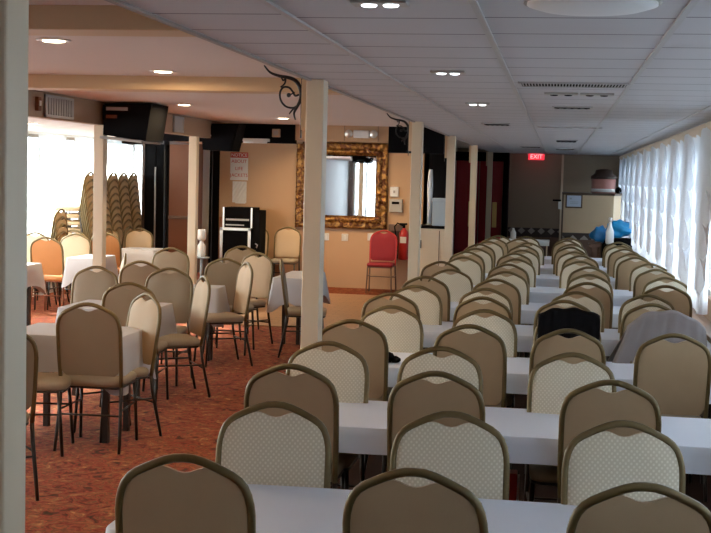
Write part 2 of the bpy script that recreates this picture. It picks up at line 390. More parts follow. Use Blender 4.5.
MB().box(-6.74, -6.66, YB - .08, YB - .02, .35, 2.33).box(-7.15, -7.08, YB - .08, YB - .02, .35, 2.33).box(-6.32, -6.25, YB - .08, YB - .02, .35, 2.33).build('window_frame', M['column'], wf)
struct('trim_23', MB().box(XR - 0.14, XR, YB, 26, 0.62, 0.66, 0.006), M['sill'])
struct('ground', MB().box(-150, 150, -120, 180, -2.6, -2.5), M['water'])

# ------------------------------------------------------------------ columns and iron brackets
def column(x, y, w, d, h, label, flange, cat_group):
    t = thing('column', label, 'column', (x, y, 0), 0, cat_group)
    MB().box(-w / 2, w / 2, 0, d, 0, h, 0.006).build('shaft', M['column'], t)
    if flange: MB().box(-w / 2 - 0.03, -w / 2, 0.02, d - 0.02, h - 0.28, h, 0.004).build('side_board', M['beam'], t)
    return t
cols = [(2.82, 'cream column closest to the camera, cut off by the left picture edge'),
        (6.87, 'cream column with a black scroll bracket, standing before the gilt mirror'),
        (11.979999999999999, 'cream column between the fire extinguisher and the small counter'),
        (15.879999999999999, 'cream column right of the small counter, with dark red doorway beyond'),
        (20.28, 'cream column with red on both sides of it, fifth of the row along the low hall'),
        (25.08, 'thin looking cream column beside the brass plated red door, farthest of the row')]
for y, l in cols: column(-1.34, y, 0.10, 0.13, ZC, l, y > 5, 'columns along the low hall')
column(-4.15, 11.03, 0.095, 0.10, 2.25, 'slim cream column in front of the stacked chairs', False, 'columns of the window aisle')
column(-4.15, 14.04, 0.095, 0.10, 2.25, 'slim cream column beside the rust brown panel and dark doors', False, 'columns of the window aisle')

def bracket(x, y, z, label):
    k = 0.00063
    t = thing('scroll_bracket', label, 'bracket', (x, y, z), 0, 'black iron scroll brackets')
    def P(l): return [((a - 415) * k, 0, -(b - 60) * k) for a, b in l]
    def smooth(l, n=5):
        out = []
        for i in range(len(l) - 1):
            p0 = l[max(0, i - 1)]; p1 = l[i]; p2 = l[i + 1]; p3 = l[min(len(l) - 1, i + 2)]
            for j in range(n):
                u = j / n
                out.append(tuple(0.5 * ((2 * b) + (-a + c) * u + (2 * a - 5 * b + 4 * c - d) * u * u + (-a + 3 * b - 3 * c + d) * u ** 3) for a, b, c, d in zip(p0, p1, p2, p3)))
        return out + [l[-1]]
    arm = smooth(P([(65, 60), (120, 120), (200, 150), (290, 165), (350, 190), (388, 240), (404, 300), (398, 360), (370, 420), (345, 475), (358, 535)]))
    rr = [0.004 + 0.0075 * math.sin(PI * min(1, i / (len(arm) - 1) * 1.0)) for i in range(len(arm))]
    MB().tube(arm, rr, 8).build('arm', M['iron'], t)
    sc = smooth(P([(388, 395), (340, 428), (270, 418), (222, 365), (213, 300), (240, 252), (290, 250), (325, 283), (350, 322), (385, 312)]))
    MB().tube(sc, 0.0058, 8).build('scroll', M['iron'], t)
    b = P([(293, 318)])[0]; mb = MB()
    prof = [(0.002, -0.013), (0.009, -0.009), (0.013, 0), (0.009, 0.009), (0.002, 0.013)]
    mb.lathe(prof, 0, 0, 12, Matrix.Translation(b) @ Matrix.Rotation(PI / 2, 4, 'X'))
    mb.tube(smooth(P([(293, 318), (325, 305), (345, 290)])), 0.004, 6)
    mb.build('boss', M['iron'], t)
    MB().tube(smooth(P([(262, 170), (255, 215), (218, 250)])), [0.005] * 11, 6).tube(smooth(P([(225, 165), (240, 190), (262, 170)])), 0.005, 6) \
        .tube(smooth(P([(372, 415), (335, 440), (300, 485)])), [0.008 - 0.0005 * i for i in range(11)], 6).build('leaf', M['iron'], t)
    MB().box(-0.006, 0.0, -0.012, 0.012, -0.40, -0.07, 0.002).build('mounting_bar', M['iron'], t)
    return t
b1 = bracket(-1.421, 6.92, 2.455, 'black iron scroll bracket on the column before the gilt mirror')
dup(b1, (-1.421, 12.03, 2.455), 0, 'black iron scroll bracket on the column beside the fire extinguisher', 'black iron scroll brackets')
dup(b1, (-1.421, 15.93, 2.455), 0, 'black iron scroll bracket on the column right of the small counter', 'black iron scroll brackets')

# ------------------------------------------------------------------ banquet chair
HALF = [(0, .977), (.03, .975), (.06, .967), (.09, .955), (.12, .941), (.15, .926), (.172, .910), (.189, .889), (.200, .862), (.207, .83), (.210, .80), (.210, .70), (.209, .60), (.206, .50), (.204, .43)]
def lean(z): return -0.185 - (z - 0.43) * 0.145
def ztop(x):
    x = abs(x)
    for (a, za), (b, zb) in zip(HALF, HALF[1:]):
        if a <= x <= b: return za + (zb - za) * (x - a) / max(1e-6, b - a)
    return 0.84
def chair_parts(low=False):
    P = {}
    left = [(-x, lean(z), z) for x, z in reversed(HALF)]; right = [(x, lean(z), z) for x, z in HALF[1:]]
    P['back_frame'] = MB().tube(left + right, 0.0138, 6 if low else 10)
    xs = [-.2, -.195, -.185, -.165, -.14, -.11, -.085, -.065, -.045, -.02, 0, .02, .045, .065, .085, .11, .14, .165, .185, .195, .2]
    def ztp(x):
        z = ztop(x) - 0.012
        if abs(x) < .085: z -= 0.036 * (0.5 + 0.5 * math.cos(PI * x / .085))
        return z
    def zbt(x): return 0.50 + 0.05 * max(0, (abs(x) - .165) / .035) ** 2
    nz = 9
    def surf(off, bulge):
        G = []
        for x in xs:
            row = []
            for j in range(nz + 1):
                u = j / nz; z = zbt(x) + (ztp(x) - zbt(x)) * u
                e = min(1, (1 - (abs(x) / .2) ** 6)) * min(1, 4 * u * (1 - u) * 2.2)
                row.append((x, lean(z) + off + bulge * e, z))
            G.append(row)
        return G
    F = surf(0.008, 0.016); R = surf(-0.006, -0.004)
    P['back_cushion'] = MB().grid(F)
    sh = MB().grid(R)
    rim = [(i, 0) for i in range(len(xs))] + [(len(xs) - 1, j) for j in range(1, nz + 1)] + [(i, nz) for i in range(len(xs) - 2, -1, -1)] + [(0, j) for j in range(nz - 1, 0, -1)]
    vs = [F[i][j] for i, j in rim] + [R[i][j] for i, j in rim]; n = len(rim)
    sh.add(vs, [(i, (i + 1) % n, n + (i + 1) % n, n + i) for i in range(n)], False)
    P['backrest'] = sh
    # seat cushion: stacked rounded outlines
    def outline(w, d, r, z, yc=0.01, k=4):
        pts = []
        for cx, cy, a0 in ((w / 2 - r, d / 2 - r, 0), (-w / 2 + r, d / 2 - r, 90), (-w / 2 + r, -d / 2 + r, 180), (w / 2 - r, -d / 2 + r, 270)):
            for i in range(k + 1):
                a = math.radians(a0 + 90 * i / k); pts.append((cx + r * math.cos(a), yc + cy + r * math.sin(a), z))
        return pts
    rings = [outline(.39, .39, .06, .425), outline(.405, .405, .065, .44), outline(.41, .41, .07, .462), outline(.39, .39, .07, .478), outline(.30, .30, .06, .488), outline(.1, .1, .03, .491)]
    n = len(rings[0]); vs = [p for r in rings for p in r]
    fs = [(i * n + j, i * n + (j + 1) % n, (i + 1) * n + (j + 1) % n, (i + 1) * n + j) for i in range(len(rings) - 1) for j in range(n)]
    fs += [tuple(range(n - 1, -1, -1)), tuple((len(rings) - 1) * n + j for j in range(n))]
    P['seat'] = MB().add(vs, fs, True)
    P['seat_frame'] = MB().tube(outline(.385, .375, .05, .418), 0.009, 6, closed=True)
    for s, nm in ((-1, 'l'), (1, 'r')):
        P['rear' + nm] = MB().tube([(s * .204, lean(.43), .43), (s * .206, -.195, .32), (s * .214, -.235, .12), (s * .218, -.26, 0.0)], [.0125, .0125, .0115, .0105], 8)
        P['front' + nm] = MB().tube([(s * .185, .165, .42), (s * .192, .178, .25), (s * .2, .195, 0.0)], [.0125, .012, .0105], 8)
    P['stretcher'] = MB().tube([(-.207, -.2, .27), (-.19, .176, .27)], .007, 6).tube([(.207, -.2, .27), (.19, .176, .27)], .007, 6).tube([(-.207, -.21, .24), (.207, -.21, .24)], .007, 6)
    return P
CP = chair_parts()
def make_chair(name, label, back, front, seatm, frame, legm):
    t = thing(name, label, 'chair', (0, 0, 0))
    CP['seat'].build('seat', seatm, t); CP['seat_frame'].build('seat_frame', legm, t)
    br = CP['backrest'].build('backrest', back, t); CP['back_cushion'].build('back_cushion', front, br)
    CP['back_frame'].build('back_frame', frame, t)
    for k in ('rearl', 'rearr', 'frontl', 'frontr'): CP[k].build('leg', legm, t)
    CP['stretcher'].build('stretcher', legm, t)
    return t
TOPY = lean(.976)
protos = {}; used = set()
def chair(kind, tx, ty, rot, label, group, name='banquet_chair'):
    """tx, ty: where the top of the backrest is; rot 0 faces +Y"""
    a = math.radians(rot); ox, oy = -math.sin(a) * TOPY, math.cos(a) * TOPY
    loc = (tx - ox, ty - oy, 0)
    if kind not in protos:
        if kind == 'tan': p = make_chair(name, label, M['back'], M['dots'], M['seatf'], M['frame'], M['frame_dark'])
        elif kind == 'orange': p = make_chair(name, label, M['orange_lit'], M['back'], M['orange_lit'], M['frame'], M['rust'])
        elif kind == 'plain': p = make_chair(name, label, M['backlit'], M['backlit'], M['seatf'], M['frame'], M['frame_dark'])
        elif kind == 'gold': p = make_chair(name, label, M['gold'], M['gold'], M['seatf'], M['frame'], M['frame_dark'])
        elif kind == 'pale': p = make_chair(name, label, M['back'], M['cab'], M['seatf'], M['frame'], M['frame_dark'])
        else: p = make_chair(name, label, M['red_fab'], M['red_fab'], M['red_fab'], M['red_paint'], M['wains'])
        protos[kind] = p; p.location = loc; p.rotation_euler = (0, 0, a); p['group'] = group
        if not group: del p['group']
        return p
    return dup(protos[kind], loc, a, label, group)

# ------------------------------------------------------------------ long tables with cloths
ORD = ['first', 'second', 'third', 'fourth', 'fifth', 'sixth', 'seventh', 'eighth', 'ninth']
def cloth_mesh(x0, x1, y0, y1, z, drop, amp, r=0.03, corner=0.0, seed=0, step=0.06):
    rnd = random.Random(seed); pts = []
    def seg(ax, ay, bx, by):
        L = math.hypot(bx - ax, by - ay); n = max(2, int(L / step))
        for i in range(n): pts.append((ax + (bx - ax) * i / n, ay + (by - ay) * i / n))
    def arc(cx, cy, a0):
        for i in range(4):
            a = math.radians(a0 + 90 * i / 4); pts.append((cx + r * math.cos(a), cy + r * math.sin(a)))
    seg(x0 + r, y0, x1 - r, y0); arc(x1 - r, y0 + r, -90); seg(x1, y0 + r, x1, y1 - r); arc(x1 - r, y1 - r, 0)
    seg(x1 - r, y1, x0 + r, y1); arc(x0 + r, y1 - r, 90); seg(x0, y1 - r, x0, y0 + r); arc(x0 + r, y0 + r, 180)
    n = len(pts); cx, cy = (x0 + x1) / 2, (y0 + y1) / 2
    norm = []
    for i in range(n):
        ax, ay = pts[i - 1]; bx, by = pts[(i + 1) % n]; dx, dy = bx - ax, by - ay; l = math.hypot(dx, dy) or 1; norm.append((dy / l, -dx / l))
    ph = rnd.random() * 6
    rings = []
    lev = [0, 0.004, 0.3, 0.65, 1.0]
    for k, u in enumerate(lev):
        ring = []
        for i, (px, py) in enumerate(pts):
            cdist = min(math.hypot(px - a, py - b) for a in (x0, x1) for b in (y0, y1))
            cf = max(0, 1 - cdist / 0.28) if corner else 0
            w = amp * u * (math.sin(i * 1.15 + ph) + 0.5 * math.sin(i * 0.43 + ph * 2)) + (0.004 if u > 0 else 0) + 0.02 * u + cf * 0.05 * u
            zz = z if k == 0 else z - 0.004 - u * (drop + corner * cf * cf)
            ring.append((px + norm[i][0] * w, py + norm[i][1] * w, zz))
        rings.append(ring)
    vs = [p for rg in rings for p in rg]
    fs = [(k * n + i, k * n + (i + 1) % n, (k + 1) * n + (i + 1) % n, (k + 1) * n + i) for k in range(len(lev) - 1) for i in range(n)]
    mb = MB().add(vs, fs, True)
    mb.add([(x, y, z) for x, y in pts], [tuple(range(n))], False)
    return mb
PITCH = 1.885
nT = 9
tops_near = [3.88 + PITCH * k for k in range(nT)]
for k in range(nT):
    y0 = tops_near[k]; y1 = y0 + 0.72; x0, x1 = -1.27, 1.16
    if k == 0: x0 = -1.43
    lab = 'long folding table under the %s white cloth from the camera' % ORD[k]
    t = thing('long_table', lab, 'table', ((x0 + x1) / 2, (y0 + y1) / 2, 0), 0, 'long tables of the low hall')
    hx, hy = (x1 - x0) / 2 - .01, (y1 - y0) / 2 - .01
    MB().box(-hx, hx, -hy, hy, .645, .674, .004).build('tabletop', M['wood_top'], t)
    for sx in (-1, 1):
        for sy in (-1, 1):
            MB().tube([(sx * (hx - .22), sy * (hy - .07), .646), (sx * (hx - .12), sy * (hy - .07), 0.0)], .013, 6).build('leg', M['frame_dark'], t)
        MB().tube([(sx * (hx - .17), -(hy - .07), .33), (sx * (hx - .17), hy - .07, .33)], .009, 6).build('brace', M['frame_dark'], t)
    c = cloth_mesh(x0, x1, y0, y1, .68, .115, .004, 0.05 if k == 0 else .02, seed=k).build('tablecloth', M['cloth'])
    tag(c, 'smooth bluish white tablecloth on the %s long table from the camera' % ORD[k], 'tablecloth', 'cloths on the long tables')

# chair tops measured row by row: four places per side
AX = [[-1.106, -.39, .284, .985], [-1.176, -.507, .267, .98], [-1.196, -.484, .097, .705], [-1.20, -.514, .083, .71],
      [-1.12, -.50, .288, .95], [-1.165, -.47, .351, 1.02], [-1.04, -.47, .30, .93], [-1.00, -.42, .20, .90], [-.90, -.53, .17, .90]]
AY = [3.70, 5.61, 7.48, 9.30, 11.02, 13.05, 15.0, 16.8, 18.6]
BX = [[-1.033, -.361, .273, .95], [-1.152, -.562, .108, .70], [-1.076, -.45, .10, .716], [-1.095, -.533, .18, .729],
      [-.98, -.45, .33, 1.03], [-1.00, -.42, .28, 1.02], [-.98, -.40, .24, .93], [-.92, -.37, .22, .88], [-.87, -.45, .20, .88]]
BY = [4.66, 6.45, 8.40, 10.05, 12.0, 13.95, 15.75, 17.6, 19.5]
PLACE = ['by the columns', 'second from the columns', 'third from the columns', 'by the right wall']
for k in range(nT):
    for i in range(4):
        if k == 0 and i == 3: continue
        j = random.Random(k * 10 + i)
        la = 'tan banquet chair seen from behind, %s, at the %s long table' % (PLACE[i], ORD[k])
        lb = 'banquet chair facing the camera behind the %s table, %s' % (ORD[k], PLACE[i])
        if k < 3: lb = 'dotted cream ' + lb
        else: lb = 'pale ' + lb
        if (k, i) == (3, 3): la = 'brown backed banquet chair directly behind the grey draped garment'
        if (k, i) == (3, 2): la = 'brown backed banquet chair directly behind the black jacket'
        if (k, i) == (2, 3): lb = 'banquet chair under the grey draped garment'
        if (k, i) == (2, 2): lb = 'banquet chair under the black jacket'
        chair('tan', AX[k][i], AY[k], j.uniform(-4, 4), la, 'chairs on the near side of the long tables')
        if (k, i) not in ((8, 3), (1, 3)): chair('tan', BX[k][i], BY[k], 180 + j.uniform(-5, 5), lb, 'chairs on the far side of the long tables')

# ------------------------------------------------------------------ garments over chair backs
def drape(name, cx, ytop, z, w, dfront, dback, flare, m, label, rz=0):
    """cloth laid over a chair back that faces the camera; local -y is the camera side"""
    G = []; n = 22; rows = []
    def prof():
        pts = []
        for i in range(9): u = 1 - i / 8; pts.append((-0.035 - 0.03 * u, -dfront * u, u))
        pts += [(-0.03, .008, 0), (0.0, .022, 0), (0.03, .008, 0)]
        for i in range(7): u = i / 6; pts.append((.035 + .02 * u, -dback * u, u))
        return pts
    P = prof()
    for i in range(n + 1):
        s = i / n * 2 - 1; row = []
        for (y, dz, u) in P:
            x = s * (w / 2) * (1 + flare * u) - 0.05 * u * (1 if flare > .2 else 0)
            top = z - (0.11 if flare > .2 else .045) * abs(s) ** 2.4 + 0.006 * math.sin(s * 9)
            fold = 0.014 * u * math.sin(s * 11 + 1) + 0.006 * math.sin(s * 23)
            row.append((x, y + fold * (1 if y < 0 else -1), top + dz + 0.02 * u * math.sin(s * 5)))
        G.append(row)
    o = MB().grid(G).build(name, m); o.location = (cx, ytop, 0); o.rotation_euler = (0, 0, rz)
    md = o.modifiers.new('thickness', 'SOLIDIFY'); md.thickness = 0.008
    return tag(o, label, 'clothing')
drape('grey_garment', .73, 8.38, 1.01, .50, .36, .28, .35, M['grey_cloth'], 'grey garment draped over a chair back near the right wall')
drape('black_jacket', .105, 8.38, 1.0, .40, .30, .26, .02, M['black_cloth'], 'black jacket hung over a chair back at the third table')

# ------------------------------------------------------------------ dining tables on the left
def dining_table(x0, x1, y0, y1, label, clabel, z=.73, drop=.24):
    t = thing('dining_table', label, 'table', ((x0 + x1) / 2, (y0 + y1) / 2, 0), 0, 'dining tables on the left')
    hx, hy = (x1 - x0) / 2 - .01, (y1 - y0) / 2 - .01
    MB().box(-hx, hx, -hy, hy, z - .03, z - .006, .004).build('tabletop', M['wood_top'], t)
    for sx in (-1, 1):
        for sy in (-1, 1): MB().box(sx * (hx - .1) - .02, sx * (hx - .1) + .02, sy * (hy - .1) - .02, sy * (hy - .1) + .02, 0, z - .03).build('leg', M['frame_dark'], t)
    c = cloth_mesh(x0, x1, y0, y1, z, drop, .008, .02, corner=.14, seed=int(abs(x0 * 10 + y0 * 7)), step=.07).build('tablecloth', M['cloth_backlit'])
    tag(c, clabel, 'tablecloth', 'cloths on the dining tables')
dining_table(-3.68, -2.86, 7.98, 8.62, 'dining table of the left area closest to the camera', 'white cloth on the closest dining table, partly hidden by the first column')
dining_table(-3.95, -3.2, 9.62, 10.3, 'second dining table from the camera on the left', 'white cloth on the second dining table, corner hanging between two chairs')
dining_table(-4.25, -3.22, 11.8, 12.1, 'dining table in the middle of the left seating', 'white cloth hanging behind the side turned chair, middle of the left seating')
dining_table(-3.0, -2.62, 13.25, 14.3, 'narrow dining table beside the bracketed column, in front of the equipment rack', 'white cloth with a pointed corner left of the bracketed column')
dining_table(-6.75, -5.95, 13.3, 14.0, 'far left dining table in front of the large orange lit chair', 'white cloth at the left edge of the window aisle')
dining_table(-6.05, -5.68, 15.0, 15.75, 'window aisle dining table behind the slim column', 'white cloth right of the large orange lit chair, meeting the slim column')
dining_table(-6.1, -5.55, 16.95, 17.5, 'window aisle dining table nearest the stacked chairs', 'white cloth beside the dark doors and the stacked chairs')

LC = [  # kind, x, y, rot, label
    ('plain', -2.98, 7.76, 2, 'large olive tan banquet chair seen from behind at the closest dining table'),
    ('gold', -2.84, 8.55, 138, 'gold tan banquet chair turned to the left right of the closest dining table'),
    ('plain', -2.97, 6.42, 38, 'banquet chair mostly hidden by the first column, its leg lowest at left'),
    ('plain', -3.58, 7.72, -78, 'edge-on banquet chair facing right, partly hidden by the first column'),
    ('plain', -4.04, 10.72, 178, 'olive banquet chair left behind the second dining table, lit handle hole'),
    ('plain', -3.24, 9.30, 3, 'dark olive banquet chair just behind the left turned gold one'),
    ('plain', -3.40, 10.85, 182, 'olive banquet chair on the far side of the second dining table'),
    ('plain', -3.91, 11.55, 0, 'banquet chair behind the second table with only its arched top showing'),
    ('gold', -2.88, 10.15, 122, 'side turned gold tan banquet chair with seat toward the middle dining table'),
    ('plain', -3.29, 12.35, 0, 'dark olive banquet chair standing before the equipment rack'),
    ('gold', -2.95, 11.9, 122, 'narrow looking edge-on gold tan banquet chair in the middle seating'),
    ('gold', -3.20, 13.4, 156, 'lighter gold banquet chair with bright frame in front of the rack'),
    ('plain', -3.66, 14.5, 180, 'olive banquet chair facing the camera directly below the equipment rack'),
    ('plain', -4.28, 13.7, 180, 'olive banquet chair beside the slim column and dark doors'),
    ('plain', -2.76, 12.55, -80, 'banquet chair turned to the right beside the bracketed column'),
    ('orange', -6.30, 14.95, 0, 'large orange lit banquet chair in the window aisle, left of the slim column'),
    ('pale', -6.30, 15.95, 180, 'pale gold banquet chair just right of the large orange lit one'),
    ('orange', -6.72, 16.9, 180, 'orange lit banquet chair peeking out behind the large orange one'),
    ('orange', -6.08, 16.45, 0, 'orange lit banquet chair cut by the slim column'),
    ('pale', -6.10, 17.95, 180, 'pale gold banquet chair in front of the tall chair stacks'),
    ('gold', -4.40, 12.5, 112, 'narrow gold banquet chair turned sideways right of the slim column'),
    ('pale', -6.85, 15.9, 180, 'pale gold banquet chair at the far left by the windows'),
    ('pale', -6.60, 17.9, 180, 'overexposed gold banquet chair left of the chair stacks'),
    ('pale', -4.83, 20.05, 178, 'gold banquet chair against the mirror wall next to the equipment rack'),
    ('pale', -4.30, 20.05, 182, 'gold banquet chair against the mirror wall, half behind the column'),
]
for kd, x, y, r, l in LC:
    chair(kd, x, y, r, l, 'dining chairs of the left area' if kd != 'orange' else 'orange lit dining chairs')
rc = chair('red', -2.72, 20.0, 180, 'red upholstered chair standing alone against the mirror wall', None, 'red_chair')

# stacked chairs by the left windows: each chair one mesh, nested upward
sm = MB()
for k in ('seat', 'backrest', 'back_cushion'): sm.add(CP[k].v, CP[k].f, True)
fr = MB()
fr.add(CP['back_frame'].v, CP['back_frame'].f, True)
st_legs = [CP[k].mesh('leg', M['frame_dark']) for k in ('rearl', 'rearr', 'frontl', 'frontr')]
st_seat = sm.mesh('upholstery', M['back']); st_frame = fr.mesh('chair_frame', M['frame'])
def stacked(x, y, z, label, group):
    t = thing('stacked_chair', label, 'chair', (x, y, z), PI / 2, group)
    for nm, me in [('upholstery', st_seat), ('chair_frame', st_frame)] + [('leg', q) for q in st_legs]:
        o = bpy.data.objects.new(nm, me); C.objects.link(o); o.parent = t
STK = [(17.2, 9, 'leftmost tall stack'), (17.68, 9, 'second tall stack from the left'), (18.14, 9, 'middle tall stack'), (18.6, 9, 'fourth tall stack from the left'), (19.06, 9, 'rightmost tall stack'), (16.35, 4, 'short stack by the windows')]
for y, n, nm in STK:
    for k in range(n):
        pos = 'bottom' if k == 0 else ('top' if k == n - 1 else ORD[k] + ' from the floor')
        x = -6.75 + (0.0 if n > 5 else -.15) - 0.012 * k
        stacked(x, y, 0.0 + k * 0.102, 'banquet chair in the %s, %s' % (nm, pos), 'stacked chairs by the left windows')

# ------------------------------------------------------------------ curtains
def curtain(y0, y1, x, z0, z1, side, m, label, group, seed, topm=None, puff=.05):
    rnd = random.Random(seed); n = 44; mz = 16; G = []; ph = rnd.random() * 6
    for i in range(n + 1):
        s = i / n; row = []
        for j in range(mz + 1):
            u = j / mz     # 0 top
            pinch = 1 - 0.22 * math.exp(-((u - .16) / .10) ** 2)
            yy = (y0 + y1) / 2 + (s - .5) * (y1 - y0) * pinch
            am = 0.012 + 0.028 * u
            xx = x + side * (1.2 * am * math.sin(s * 2 * PI * 3 + ph + u * .8) + .4 * am * math.sin(s * 2 * PI * 8 + ph) - puff * math.sin(PI * s) * math.exp(-((u - .07) / .07) ** 2))
            zb = z0 + 0.05 * math.sin(s * 7 + ph)
            row.append((xx, yy, z1 + (zb - z1) * u))
        G.append(row)
    t = thing('curtain', label, 'curtain', (0, 0, 0), 0, group)
    MB().grid(G).build('sheer_panel', m, t)
    if topm:
        V = []
        for i in range(n + 1):
            s = i / n; row = []
            for j in range(7):
                u = j / 6
                sc = abs(math.sin(PI * s)) ** .6
                row.append((x - side * (0.03 + 0.07 * math.sin(PI * min(1, u * 1.1)) * sc + .008 * math.sin(s * 40)), y0 + (y1 - y0) * s, z1 - (0.05 + 0.07 * sc) * u))
            V.append(row)
        MB().grid(V).build('valance', topm, t)
        # cascade tails with zigzag hem at both edges
        for e, (ya, sg) in enumerate(((y0 + .04, 1), (y1 - .04, -1))):
            T_ = []
            for i in range(17):
                s = i / 16; row = []
                L = 0.30 + 1.1 * (1 - s) + 0.10 * (1 if (i // 2) % 2 else 0)
                for j in range(9):
                    u = j / 8
                    row.append((x - side * (0.035 + 0.03 * math.sin(i * PI / 2) + .02 * u), ya + sg * s * .42 * (.5 + .5 * u), z1 - .05 - L * u))
                T_.append(row)
            MB().grid(T_).build('cascade_tail', m, t)
    return t
ci = 0
NW = ['one', 'two', 'three', 'four', 'five', 'six', 'seven', 'eight', 'nine', 'ten', 'eleven', 'twelve', 'thirteen']
for i in range(20):
    y0 = -3.75 + 1.45 * i; y1 = min(y0 + 1.41, 25.9); y0 = max(y0, -3.4)
    if y1 - y0 < .5: continue
    if i >= 10: lab = 'sheer white curtain on the right wall, number %s from the exit end' % NW[20 - 1 - i]
    elif i == 9: lab = 'short gathered curtain at the right picture edge'
    else: lab = 'sheer white curtain on the right wall outside the picture, %s before the short one' % NW[8 - i]
    curtain(y0, y1, 1.24, 1.72 if i == 9 else .80, ZC - .01, 1, M['sheer'], lab, 'white curtains of the right wall', i, M['sheer_peach'])
for i in range(4, 18):
    y0 = -2.33 + 1.36 * i; y1 = y0 + 1.3
    lab = 'bright white curtain on the left window wall, ' + ('beside the dark doors' if i == 17 else 'left of the dark doors' if i == 16 else 'behind the right chair stacks' if i == 15 else 'behind the short chair stack' if i == 14 else ['over the far left table', 'left of the stacks', 'next past the far left table'][i % 3] if i > 10 else 'outside the picture, %s before the first visible' % NW[10 - i])
    curtain(y0 + .10, y0 + 1.16, XL + .14, .5, ZO - .02, -1, M['sheer_left'], lab, 'white curtains of the left wall', 50 + i)

# ------------------------------------------------------------------ ceiling fittings
def downlight(x, y, z, label, m, group, r=.07):
    t = thing('ceiling_light', label, 'light', (x, y, z), 0, group)
    MB().lathe([(r * .62, -.002), (r, -.006), (r + .012, -.004), (r + .012, 0)], 0, 0, 20).build('trim_ring', M['white'], t)
    MB().lathe([(r * .6, -.010), (r * .75, -.008), (r * .75, -.003)], 0, 0, 20).build('lamp', m, t)
    return t
DL = [(-2.384, 5.73, 'brightest round recessed light of the pinkish ceiling, nearest the camera'), (-2.40, 7.46, 'round recessed light just before the long ochre beam'),
      (-1.95, 8.45, 'round recessed light beyond the beam beside the scroll bracket')]
for x, y, l in DL: downlight(x, y, ZH, l, M['lamp_on'], 'recessed lights of the dining ceiling')
WARM = (1.0, .72, .42)
for x, y in [(-2.38, 5.73), (-2.4, 7.46), (-1.95, 8.45), (-3.4, 1.5), (-3.4, 11.2), (-3.0, 13.6)]:
    area('downlight', (x, y, ZH - .03), .1, 8, WARM)
for x, y in [(-3.4, 11.2), (-3.0, 13.6), (-3.4, 1.5)]:
    downlight(x, y, ZH, 'round recessed light of the dining ceiling at %s' % ('the middle table' if y == 11.2 else 'the rack' if y > 13 else 'a place behind the first column'), M['lamp_on'], 'recessed lights of the dining ceiling')
for x, y in [(-5.9, 13.6), (-5.9, 16.2), (-4.0, 18.8), (-2.9, 18.8)]:
    area('wall_wash', (x, y, (ZO if x < -5 else ZH) - .03), .15, 22, WARM)
    downlight(x, y, ZO if x < -5 else ZH, 'round recessed light over the %s' % {(-5.9, 13.6): 'window aisle table', (-5.9, 16.2): 'chairs near the stacks', (-4.0, 18.8): 'rack side of the mirror', (-2.9, 18.8): 'red chair'}[(x, y)], M['lamp_on'], None)

def twin_light(x, y, label, lit, w=.055):
    t = thing('ceiling_light', label, 'light', (x, y, ZC), 0, 'small lights of the grey ceiling')
    MB().box(-w - .03, w + .03, -.05, .05, -.012, 0, .004).build('housing', M['pale'], t)
    for s in (-1, 1): MB().lathe([(.012, -.018), (.022, -.016), (.024, -.012)], s * w * .6, 0, 14).build('lamp', M['lamp_cool'] if lit else M['black'], t)
    return t
twin_light(-.553, 6.24, 'small lit ceiling light left of the long air grille', True)
twin_light(-.57, 8.85, 'small lit ceiling light farther back, left of the dark vents', True)
twin_light(-.545, 3.78, 'small lit ceiling light cut by the upper picture edge', True)
twin_light(.0, 7.70, 'unlit twin spot fixture left of its pair behind the long grille', False, .07)
twin_light(.21, 7.70, 'unlit twin spot fixture on the right behind the long grille', False, .07)
t = thing('ceiling_dome', 'large shallow translucent dome at the top edge of the grey ceiling', 'light', (.08, 3.80, ZC))
MB().lathe([(.19, 0), (.19, -.008), (.15, -.020), (.08, -.028), (.01, -.031)], 0, 0, 40).build('diffuser', M['white'], t)
MB().lathe([(.19, -.001), (.20, -.004), (.20, 0)], 0, 0, 40).build('rim', M['pale'], t)
def vent(x, y, w, d, label, n, slat_m=None):
    t = thing('ceiling_vent', label, 'vent', (x, y, ZC), 0, 'air vents of the grey ceiling')
    MB().box(-w / 2, w / 2, -d / 2, d / 2, -.005, 0).build('dark_opening', M['black'], t)
    f = MB().box(-w / 2 - .015, w / 2 + .015, -d / 2 - .015, -d / 2, -.01, 0).box(-w / 2 - .015, w / 2 + .015, d / 2, d / 2 + .015, -.01, 0)
    f.box(-w / 2 - .015, -w / 2, -d / 2, d / 2, -.01, 0).box(w / 2, w / 2 + .015, -d / 2, d / 2, -.01, 0); f.build('vent_frame', M['grille_metal'], t)
    g = MB()
    for i in range(n):
        xx = -w / 2 + (i + .5) * w / n; g.box(xx - w / n * .2, xx + w / n * .2, -d / 2, d / 2, -.008, -.0055)
    g.build('louvre', slat_m or M['grille_metal'], t); return t
vent(.065, 6.97, .56, .24, 'long slotted air grille between the two ceiling rails', 34)
vent(.08, 9.15, .25, .22, 'short dark vent behind the twin spot fixtures', 5, M['black'])
vent(-.60, 12.2, .24, .4, 'dark vent to the left, near the columns', 5, M['black'])
vent(.09, 12.6, .6, .10, 'wide thin dark slot across the middle bay', 5, M['black'])
vent(.09, 17.0, .26, .9, 'small dark vent near the exit sign', 5, M['black'])
vent(-.45, 20.5, .3, .6, 'faint dark vent just before the exit sign, left bay', 5, M['black'])
vent(.1, 21.5, .3, .6, 'faint dark vent at the far end, middle bay', 5, M['black'])
t = thing('exit_sign', 'small red lit exit sign hanging before the rear wall', 'sign', (-.447, 25.7, 2.34))
MB().box(-.16, .16, -.02, .02, -.09, .035, .006).build('sign_body', M['exit_red'], t)
text('lettering', 'EXIT', .12, M['exit_letter'], t, (0, -.022, -.025), (PI / 2, 0, 0))

